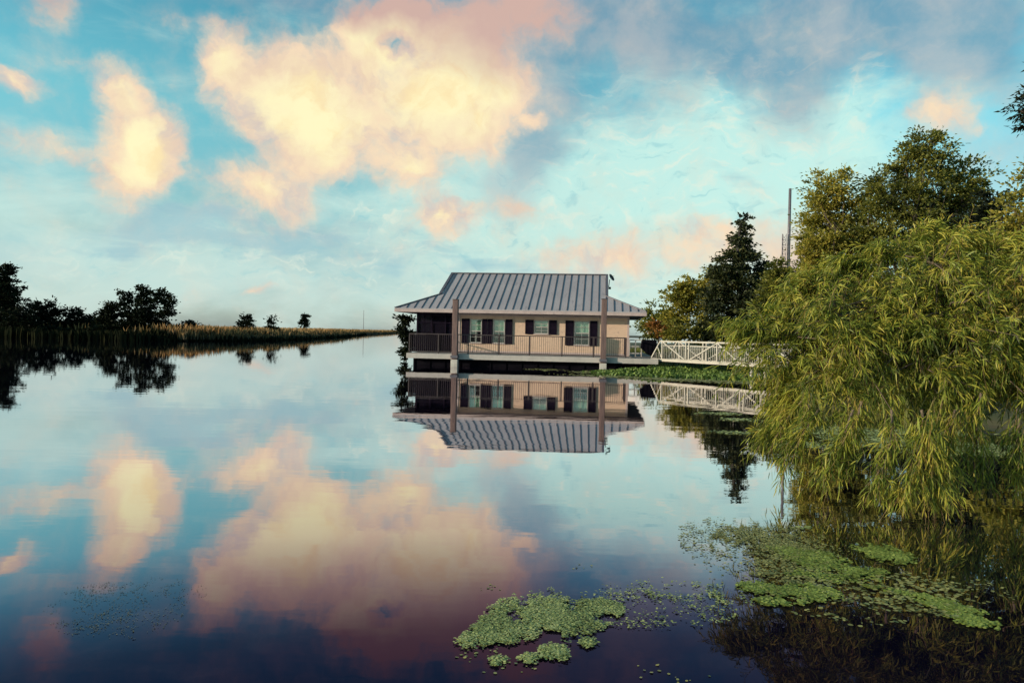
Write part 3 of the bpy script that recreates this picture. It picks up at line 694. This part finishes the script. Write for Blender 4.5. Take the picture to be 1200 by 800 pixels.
while xx < wx(733, yr): bl.box(xx-.008, xx+.008, yr-.008, yr+.008, DK+.14, rz-.03); xx += .115
yy = yr+.15
while yy < 4.4:
    bl.box(DX0+.092, DX0+.108, yy-.008, yy+.008, DK+.14, rz-.03)
    if yy < yr+3.5: xr = wx(734, yr); bl.box(xr-.008, xr+.008, yy-.008, yy+.008, DK+.14, rz-.03)
    yy += .115
bl.build('baluster_panel', M_rail, rail)
# black net tied to the rail in front of the porch
nt = MB(); nt.box(DX0+.14, wx(529, yr+.05), yr+.040, yr+.046, DK+.08, rz-.05); nt.build('screen_net', M_screen, rail)
# deck furniture right of the wall: white rail frame and dark stair side
wf = MB(); ya = .6
xa, xb = wx(738, ya), wx(752, ya)
for xx in (xa, (xa+xb)/2, xb): wf.box(xx-.03, xx+.03, ya-.03, ya+.03, DK, DK+1.0)
for zz in (.2, .6, .97): wf.box(xa+.03, xb-.03, ya-.02, ya+.02, DK+zz-.03, DK+zz+.03)
wf.build('stair_rail', M_white, cabin)
sd = MB(); xc = wx(770, -.6); x_a = wx(751.5, -.6)
for (yq) in (-.6,):
    pts = [(x_a, yq, DK+.55), (x_a+.1, yq, DK+1.02), (xc, yq, DK+1.0), (xc, yq, DK+.02), (x_a+.4, yq, DK+.18)]
    a_ = [sd.bm.verts.new(p_) for p_ in pts]; b_ = [sd.bm.verts.new((p_[0], p_[1]+.9, p_[2])) for p_ in pts]
    sd.bm.faces.new(a_); sd.bm.faces.new(b_[::-1])
    for k in range(5): sd.bm.faces.new((a_[k], b_[k], b_[(k+1) % 5], a_[(k+1) % 5]))
sd.build('stair_side', M_dark, cabin)
# dish + floodlight on the right gable
dh = MB()
gx, gy, gz = gR+.22, 5.2, RG-.35
dh.tube([(gR+.0, gy, gz-.5), (gx, gy, gz-.45), (gx+.05, gy, gz)], .03, 6)
n_ = 12
cen = Vector((gx+.12, gy-.1, gz+.1)); ax = Vector((.75, -.45, .5)).normalized(); u_ = ax.orthogonal().normalized(); v_ = ax.cross(u_)
rings = []
for rr_, dz_ in ((.02, 0), (.14, .02), (.26, .075)):
    rings.append([dh.bm.verts.new(cen+ax*dz_+(u_*math.cos(2*math.pi*k/n_)+v_*math.sin(2*math.pi*k/n_))*rr_) for k in range(n_)])
for a_, b_ in zip(rings, rings[1:]):
    for k in range(n_): dh.bm.faces.new((a_[k], a_[(k+1) % n_], b_[(k+1) % n_], b_[k]))
dh.tube([cen, cen+ax*.28], .012, 5)
dh.box(gx-.02, gx+.14, gy-.08, gy+.08, gz-.62, gz-.48)
dh.build('satellite_dish', M_rail, cabin)

# pilings through the deck edge
for px, pyt, lb in ((533.5, 352, 'tall brown square piling at the left, in front of the screened porch'), (707.5, 351.5, 'tall brown square piling at the right, beside the single tall window')):
    lx = wx(px, DF-.16); wp = Matrix.Rotation(YAW, 4, 'Z') @ Vector((lx, DF-.16, 0)) + ORG
    root = tag(empty('piling', wp, YAW), lb, 'piling', 'pilings holding the floating cabin')
    zt = 1.9; 
    for _ in range(60):
        if topx(wp+Vector((0, 0, zt)))[1] < pyt: break
        zt += .05
    q = MB(); q.box(-.15, .15, -.15, .15, DK-.28, zt); q.build('post', M_pile, root, bevel=.02)
    q = MB(); q.box(-.165, .165, -.165, .165, zt, zt+.03); q.build('cap', M_rail, root)
    q = MB(); q.box(-.19, .19, -.17, .17, -.3, DK-.285); q.build('sleeve', M_conc, root, bevel=.02)
    q = MB(); q.box(-.2, -.16, -.2, .158, DK-.2, DK-.05); q.box(.16, .2, -.2, .158, DK-.2, DK-.05); q.box(-.2, .2, -.24, -.201, DK-.2, DK-.05); q.build('bracket', M_seam, root)

# ------------------------------------------------------------------ gangway
A = Vector((0, 0, 0)); gA = at(774, 395, 40.6); gB_ = Vector((13.8, 32.2, 0)); gA = Vector((gA.x, 40.6, 0))
gd = (gB_-gA); gL_ = gd.length; gd.normalize(); gang = math.atan2(gd.y, gd.x)
M_gang = surf('off white aluminium truss', (.42, .38, .32), (.34, .30, .26), 3, .6, .08, c3=(.42, .37, .31))
gw = tag(empty('gangway', gA, gang), 'off-white aluminium truss gangway running from the cabin deck to the right bank', 'gangway')
ZG = .62; HG = 1.0; WG = 1.3
def gx_(px):      # distance along the gangway of a picture column
    lo, hi = -2., gL_+3
    for _ in range(40):
        mid = (lo+hi)/2
        if topx(gA+gd*mid+Vector((0, 0, 1)))[0] < px: lo = mid
        else: hi = mid
    return lo
us = [gx_(786), gx_(815.5), gx_(850.5), gx_(880.5)]
step = us[3]-us[2]
while us[-1]+step < gL_-.1: us.append(us[-1]+step)
us.append(gL_)
rise = .035
def gz(u): return rise*0*u
for side, yy in (('near', -WG/2), ('far', WG/2)):
    tm = MB()
    tm.bar((us[0]-.15, yy, ZG+HG), (gL_, yy, ZG+HG), .07, .07); tm.bar((-.1, yy, ZG), (gL_, yy, ZG), .07, .14)
    tm.bar((us[0]-.15, yy, ZG+HG), (.02, yy, ZG+.12), .06, .06); tm.bar((us[0]-.35, yy, ZG+HG*.72), (us[0]-.02, yy, ZG+.1), .04, .04)
    for i, u in enumerate(us[:-1]):
        if i % 2 == 1:
            for du in (-.10, .12): tm.bar((u+du, yy, ZG+.07), (u+du, yy, ZG+HG-.036), .06, .06)
        else: tm.bar((u, yy, ZG+.07), (u, yy, ZG+HG-.036), .06, .06)
        v = us[i+1]
        if i % 2 == 0: tm.bar((u+.06, yy, ZG+HG-.05), (v-.18, yy, ZG+.09), .055, .055)
        else: tm.bar((u+.18, yy, ZG+.09), (v-.06, yy, ZG+HG-.05), .055, .055)
    ts = tm.build('side_truss', M_gang, gw)
    bm_ = MB(); yi = yy*.955
    bm_.bar((us[0], yi, ZG+HG*.78), (gL_, yi, ZG+HG*.78), .03, .035)
    u = .25
    while u < gL_: bm_.box(u-.008, u+.008, yi-.008, yi+.008, ZG+.08, ZG+HG*(.78 if u > us[0] else .4)); u += .12
    bm_.build('baluster_panel', M_gang, ts)
fl = MB(); fl.box(-.1, gL_, -WG/2+.04, WG/2-.04, ZG-.04, ZG+.02); fl.build('walkway', M_deck, gw)
sb = MB()
for k in range(int(gL_/1.2)): sb.box(.3+k*1.2, .38+k*1.2, -WG/2-.02, WG/2+.02, ZG-.13, ZG-.072)
sb.build('cross_beam', M_dark, gw)
uu = gx_(889)
for yy in (-.5, .5):
    lt = MB(); lt.tube([(uu, yy, -.4), (uu, yy, ZG-.14)], .07, 8); lt.build('support_leg', M_conc, gw)

# ------------------------------------------------------------------ willow
def willow():
    base = Vector((8.15, 9.9, .3)); root = tag(empty('willow_tree', base), 'sunlit willow with long narrow drooping leaves hanging over the water at the right', 'tree')
    YW = 9.4
    bl = [(1095,375,95,62,1.0),(1185,372,80,70,1.1),(1012,392,70,48,.9),(950,408,38,36,.6),(1098,335,52,26,.6),(1185,335,50,30,.8),(1035,362,42,24,.6),(972,380,36,24,.5),(1150,425,70,40,.9),(1055,425,62,38,.7),
          (988,432,38,26,.5),(1230,400,70,80,1.2),(1085,306,26,14,.35),(924,402,20,16,.3),(1190,465,40,30,.6),(1100,462,36,26,.5),(935,392,26,20,.6),(928,420,22,22,.6),(912,408,14,18,.5),(960,395,26,18,.6)]
    # explicit drooping sprays: (start px, py, end px, py)
    wd = MB(); hub = Vector((7.4, 9.7, 1.3))-base
    wd.tube([(0, 0, -.3), (-.35, -.1, .4), hub], [.17, .14, .11], 8)
    wd.tube([(.1, .1, -.3), (.2, .1, .8), (-.3, .2, 2.0)], [.12, .09, .05], 8)
    St, Dr, Lg = [], [], []
    for (px, py, rx, ry, dp) in bl:
        c_ = np.array(at(px, py, YW+random.uniform(-.3, .3))); k = YW/F; r = np.array([rx*k, dp, ry*k])
        lp = limb_path(hub, Vector(c_)-base, .25, 6, .04); wd.tube(lp, [.06-.0075*i for i in range(7)], 6)
        nc = int(33*(r[0]*r[1]+r[0]*r[2]+r[1]*r[2])/1.6)
        for i in range(nc):
            q = RS.normal(size=3); q /= np.linalg.norm(q)
            if q[1] > .2 and RS.rand() < .6: q[1] *= -1
            rad = .35+.62*RS.rand()**.6
            p = c_+q*rad*r
            if p[2] < .35: continue
            main = np.array([q[0]*.9, q[1]*.8, .25+.6*q[2]])+RS.normal(size=3)*.6; main /= np.linalg.norm(main)
            bl_ = .25+.42*RS.rand(); ns = int(7+9*RS.rand())
            for j in range(ns):
                u = j/ns; pp = p+main*bl_*u+np.array([0, 0, -.35*bl_*u*u])
                St.append(pp+RS.normal(size=3)*.035); Dr.append(main*.55+RS.normal(size=3)*.65+np.array([0, 0, .12])); Lg.append(.16+.26*RS.rand())
            l2 = limb_path(lp[random.randint(3, 6)], Vector(p)-base, .2, 4, .05)+[Vector(p+main*bl_+np.array([0, 0, -.35*bl_]))-base]; wd.tube(l2, [.018, .014, .012, .010, .008, .003], 4, False)
    # long boughs that leave the mass: left arm over the water and trailing tips
    boughs = [((1010,470),(1000,520),(985,540),8.6), ((1150,460),(1140,510),(1148,550),8.3), ((950,440),(930,455),(912,490),9.2), ((1120,480),(1105,520),(1112,552),8.2), ((930,400),(905,372),(862,378),9.6), ((925,395),(890,380),(872,385),9.3), ((940,470),(915,500),(898,512),9.0), ((960,480),(935,510),(925,535),8.7), ((1000,480),(985,520),(975,545),8.4),
              ((1045,480),(1050,530),(1025,560),8.0), ((1080,480),(1092,540),(1100,580),7.8), ((1090,480),(1075,540),(1062,572),7.8), 
              ((1195,490),(1190,525),(1200,550),8.2), ((960,340),(942,322),(925,345),9.6), ((1060,300),(1075,272),(1095,270),9.6), ((1110,290),(1128,272),(1145,280),9.4),
              ((1165,300),(1175,280),(1195,285),9.2), ((1010,330),(1005,300),(985,310),9.6), ((990,330),(970,315),(950,330),9.8), ((925,430),(912,445),(908,470),9.4), ((1050,310),(1040,290),(1020,300),9.5)]
    for a_, b_, c2, Yb in boughs:
        pa, pb_, pc = (np.array(at(*q_, Yb)) for q_ in (a_, b_, c2))
        Np = 26; prev = []
        for k in range(Np):
            u = k/(Np-1); p = pa*(1-u)**2+2*pb_*u*(1-u)+pc*u*u; prev.append(p)
            tg = (2*(1-u)*(pb_-pa)+2*u*(pc-pb_)); tg /= np.linalg.norm(tg)
            for _ in range(3 if Yb > 9 else 2):
                St.append(p+RS.normal(size=3)*.05); Dr.append(tg+RS.normal(size=3)*.45+np.array([0, 0, .1])); Lg.append(.16+.22*RS.rand())
        wd.tube([Vector(q_)-base for q_ in prev[::5]], [.016-.0022*i for i in range(len(prev[::5]))], 5, False)
    St = np.array(St); Dr = np.array(Dr); Lg = np.array(Lg); Dr /= np.linalg.norm(Dr, axis=1, keepdims=True)
    n = len(St); K_ = 13
    droop = .05+.75*RS.rand(n)**1.3
    VL, VT = [], []
    prevp = St
    for k in range(K_):
        u = (k+.4)/K_
        # position along a shoot bending under its own weight
        def pos(u): return St+Dr*(Lg*u)[:, None]+np.array([0, 0, -1.])*(droop*Lg*u*u)[:, None]
        p = pos(u); tg = pos(u+.05)-pos(u); tg /= np.linalg.norm(tg, axis=1, keepdims=True)
        p[:, 2] = np.maximum(p[:, 2], .06)
        _, uu_, vv_ = rot_basis(tg); ph = RS.rand(n, 1)*2*np.pi
        side = uu_*np.cos(ph)+vv_*np.sin(ph)
        d = tg*.75+side*.75+np.array([0, 0, -.22]); d /= np.linalg.norm(d, axis=1, keepdims=True)
        L = (.085+.095*RS.rand(n, 1))*(1-.3*u); Wd = L*.034+.0024
        s = np.cross(d, side+RS.normal(size=(n, 3))*.3); s /= np.linalg.norm(s, axis=1, keepdims=True)
        g0 = np.array([0, 0, -1.])
        m1 = p+d*L*.35+g0*L*.03; m2 = p+d*L*.72+g0*L*.13; tip = p+d*L+g0*L*.3
        VL.append(np.stack([p, m1+s*Wd, m2+s*Wd*.8, tip, m2-s*Wd*.8, m1-s*Wd], 1))
        if k % 4 == 0:
            q0 = pos(max(0, u-.03)); q1 = pos(min(1.02, u+4/K_-.03)); ww = uu_*.0028
            VT.append(np.stack([q0-ww, q0+ww, q1+ww*.6, q1-ww*.6], 1))
    V = np.concatenate(VL)-np.array(base); keep = (V[:, :, 2].min(axis=1)+base.z > .02); V = V[keep]
    M_w = leafmat('willow leaves', [(.022, .032, .012), (.10, .135, .022), (.25, .28, .04), (.44, .38, .06), (.26, .16, .045)], .38, 2.2, .5)
    M_tw = surf('willow twigs', (.16, .11, .05), (.2, .13, .06), 5, .8, 0)
    wd.build('trunk', surf('willow bark', (.14, .10, .065), (.08, .06, .045), 9, .9, .5), root, True)
    npmesh('crown', V, [(0, 1, 5), (1, 2, 4, 5), (2, 3, 4)], M_w, root)
    npmesh('twigs', np.concatenate(VT)-np.array(base), QF, M_tw, root)
    print('willow leaves', len(V), 'shoots', n)
willow()

# ------------------------------------------------------------------ floating plants (stuff)
M_duck = leafmat('pale duckweed', [(.10, .10, .04), (.26, .30, .09), (.46, .48, .17), (.60, .57, .26)], .1, 3.)
M_alga = leafmat('bright green algae', [(.14, .15, .03), (.26, .32, .06), (.46, .48, .12)], .1, 3.)
M_dry = leafmat('brownish weed', [(.17, .16, .05), (.32, .30, .10), (.44, .42, .18)], .1, 3.)
M_speck = leafmat('dull leaf specks', [(.05, .05, .04), (.12, .12, .09), (.2, .2, .15)], .1, 3.)
def mat_(name, label, ells, size, n, mat, thick=.006, gap=.55, rag=.8, group=None, seed=0.):
    """flat leaves lying on the water inside an uneven outline. ells: (px,py,rx,ry,rot,weight)"""
    pts = []
    E = []
    for (px, py, rx, ry, rot, w) in ells:
        a = onwater(px, py); kx = (onwater(px+5, py)-a).length/5; ky = (onwater(px, py-3)-a).length/3
        th = math.atan2(-math.sin(R(rot))*rx*ky, math.cos(R(rot))*rx*kx)
        Rx = math.hypot(math.cos(R(rot))*rx*kx, math.sin(R(rot))*rx*ky)
        E.append((a.x, a.y, Rx, ry*ky*math.cos(R(rot)) if rot else ry*ky, th, w))
    area = np.array([e[2]*e[3] for e in E]); tries = 0
    while len(pts) < n and tries < n*14:
        tries += 1
        e = E[RS.choice(len(E), p=area/area.sum())]
        r = 1.35*math.sqrt(RS.rand()); a = RS.rand()*2*math.pi
        lx, ly = r*math.cos(a)*e[2], r*math.sin(a)*e[3]
        x = e[0]+lx*math.cos(e[4])-ly*math.sin(e[4]); y = e[1]+lx*math.sin(e[4])+ly*math.cos(e[4])
        nz = mnoise.noise(Vector((x*3.2, y*2.2, seed)))*.6+mnoise.noise(Vector((x*10, y*7, seed+3)))*.65+mnoise.noise(Vector((x*26, y*20, seed+3)))*.55
        if (1-r)*1.2*e[5]+nz*rag+.12 > gap*RS.rand()*2: pts.append((x, y))
    pts = np.array(pts); n = len(pts)
    c_ = np.stack([pts[:, 0], pts[:, 1], thick+RS.rand(n)*thick*2], 1)
    th = RS.rand(n)*2*np.pi; sz = size*(.5+.9*RS.rand(n)); k = 6; V = []
    tilt = RS.normal(size=(n, 2))*.10
    for i in range(k):
        a = th+2*np.pi*i/k; rr_ = sz*(.8+.3*RS.rand(n))
        dx = np.cos(a)*rr_; dy = np.sin(a)*rr_
        V.append(np.stack([c_[:, 0]+dx, c_[:, 1]+dy, np.maximum(.002, c_[:, 2]+dx*tilt[:, 0]+dy*tilt[:, 1])], 1))
    o = npmesh(name, np.stack(V, 1), [tuple(range(k))], mat); return tag(o, label, 'water weed', group, 'stuff')
mat_('duckweed_mat', 'pale green duckweed raft floating at the bottom centre of the water', [(560,745,26,12,0,.8),(592,736,36,17,0,.85),(638,716,34,22,0,1.0),(675,727,40,20,0,.85),(706,713,20,9,0,.7),(610,714,30,14,0,.5)], .0072, 19000, M_duck, seed=1)
mat_('duckweed_mat', 'two small duckweed tufts just below the pale green raft', [(620,772,14,7,0,1.1),(650,765,17,9,0,1.1),(690,753,12,6,0,.6),(585,775,10,5,0,.3)], .0075, 2000, M_duck, seed=2)
mat_('duckweed_mat', 'thin broken trail of duckweed leading right from the pale green raft', [(735,702,24,7,-18,.4),(768,698,26,4,0,.2),(810,686,28,5,0,.2),(832,697,20,6,12,.5),(850,706,12,4,0,.6),(780,705,80,20,-8,.05)], .0075, 1300, M_duck, gap=.7, rag=.8, seed=3)
mat_('weed_mat', 'brownish speckled weed drifting below the mast reflection', [(895,628,50,13,4,.8),(868,624,32,8,0,.5),(925,645,40,17,10,.8),(930,668,50,12,0,.5),(880,640,60,26,0,.08)], .0095, 8000, M_dry, gap=.4, rag=.7, seed=4)
mat_('algae_mat', 'bright green algae patch at the left of the dark willow reflection', [(957,658,30,14,0,.95),(925,650,16,9,0,.4),(975,677,38,5,4,.5),(1005,671,34,4,0,.4)], .011, 7500, M_alga, seed=5)
mat_('algae_mat', 'small bright green algae patch alone above the long streak', [(1035,649,28,9,0,.9),(1060,655,14,5,0,.6)], .011, 2800, M_alga, seed=6)
mat_('algae_mat', 'pair of green algae lobes at the lower left of the dark reflection', [(903,692,28,7,6,.7),(952,696,24,9,8,.75),(915,706,24,4,0,.4)], .0105, 5800, M_alga, seed=7)
mat_('algae_mat', 'long slanting green algae streak at the right', [(1070,698,32,4,14,.7),(1108,713,32,5,16,.8),(1140,727,24,7,12,.9),(1125,714,22,5,10,.4)], .0105, 5000, M_alga, seed=8)
mat_('weed_mat', 'sparse weed specks between the algae patches', [(1010,708,70,9,6,.3),(1000,690,90,20,0,.15),(1000,725,50,6,5,.2),(1100,690,60,14,0,.12)], .015, 1100, M_dry, gap=.6, rag=.9, seed=9)
mat_('algae_mat', 'flat pale green raft seen through the lower willow branches', [(985,505,60,4.5,0,1.1),(1060,520,85,8,0,1.2),(1150,527,80,7,0,1.1),(950,522,40,3.5,0,.9),(1100,508,50,4,0,.8)], .03, 9000, M_duck, seed=10)
mat_('weed_mat', 'thin pale weed lines on the dark tree reflection left of the willow', [(845,485,24,1.6,0,1),(868,492,24,1.6,0,.9),(860,507,26,1.8,0,.9),(958,508,18,2,0,.8),(940,618,14,2.4,0,1)], .03, 900, M_duck, seed=11)
mat_('weed_specks', 'faint field of tiny leaf specks on the dark water at lower left', [(140,712,70,18,14,.25),(190,692,40,10,10,.3),(110,730,40,9,8,.25)], .0040, 1300, M_speck, thick=.002, gap=.7, rag=.8, seed=12)
mat_('weed_specks', 'loose leaf specks on the open water near the bottom centre', [(575,690,10,4,0,.1),(585,770,40,14,0,.02),(790,790,40,10,0,.2),(680,664,12,3,0,.1),(860,655,40,30,0,.02)], .009, 380, M_dry, thick=.002, gap=.7, rag=.8, seed=13)
# leafy mat under the gangway
def leafy(name, label, ells, n, mat, hgt, leaf, seed=0):
    P_, = [[]]
    for (px, py, rx, ry) in ells:
        a = onwater(px, py); kx = (onwater(px+5, py)-a).length/5; ky = (onwater(px, py-2)-a).length/2
        k = int(n*rx*ry/sum(e[2]*e[3] for e in ells)); r = np.sqrt(RS.rand(k))*(1+.15*RS.normal(size=k)); th = RS.rand(k)*2*np.pi
        xx = a.x+r*np.cos(th)*rx*kx; yy = a.y+r*np.sin(th)*ry*ky
        nz = np.array([mnoise.noise(Vector((x*.7, y*.4, seed))) for x, y in zip(xx, yy)])
        P_.append(np.stack([xx, yy, np.clip(.03+hgt*RS.rand(k)*(1.1-r)*(1+1.2*nz), .02, 9)], 1))
    c_ = np.concatenate(P_); dr = RS.normal(size=c_.shape)+np.array([0, -.2, .9])
    L = leaf*(.6+.8*RS.rand(len(c_), 1))
    o = npmesh(name, leaf_quads(c_, dr, L, L*.8), QF, mat); return tag(o, label, 'water plants', None, 'stuff')
M_hyA = leafmat('water plants', [(.05, .09, .025), (.10, .16, .035), (.22, .28, .06)], .25, 1.)
leafy('water_plants', 'fresh green leafy water plants floating under the gangway', [(800,437,60,4),(830,438.5,36,4.5),(760,438,50,3),(730,437,30,2)], 8000, M_hyA, .24, .15)
mat_('weed_mat', 'pale weed line on the water in front of the leafy plants', [(770,444,90,1.4,2,1),(690,436,20,1.2,0,.8),(640,433,20,.8,0,.6),(860,448,60,1.5,2,.9)], .05, 2600, M_dry, seed=14)
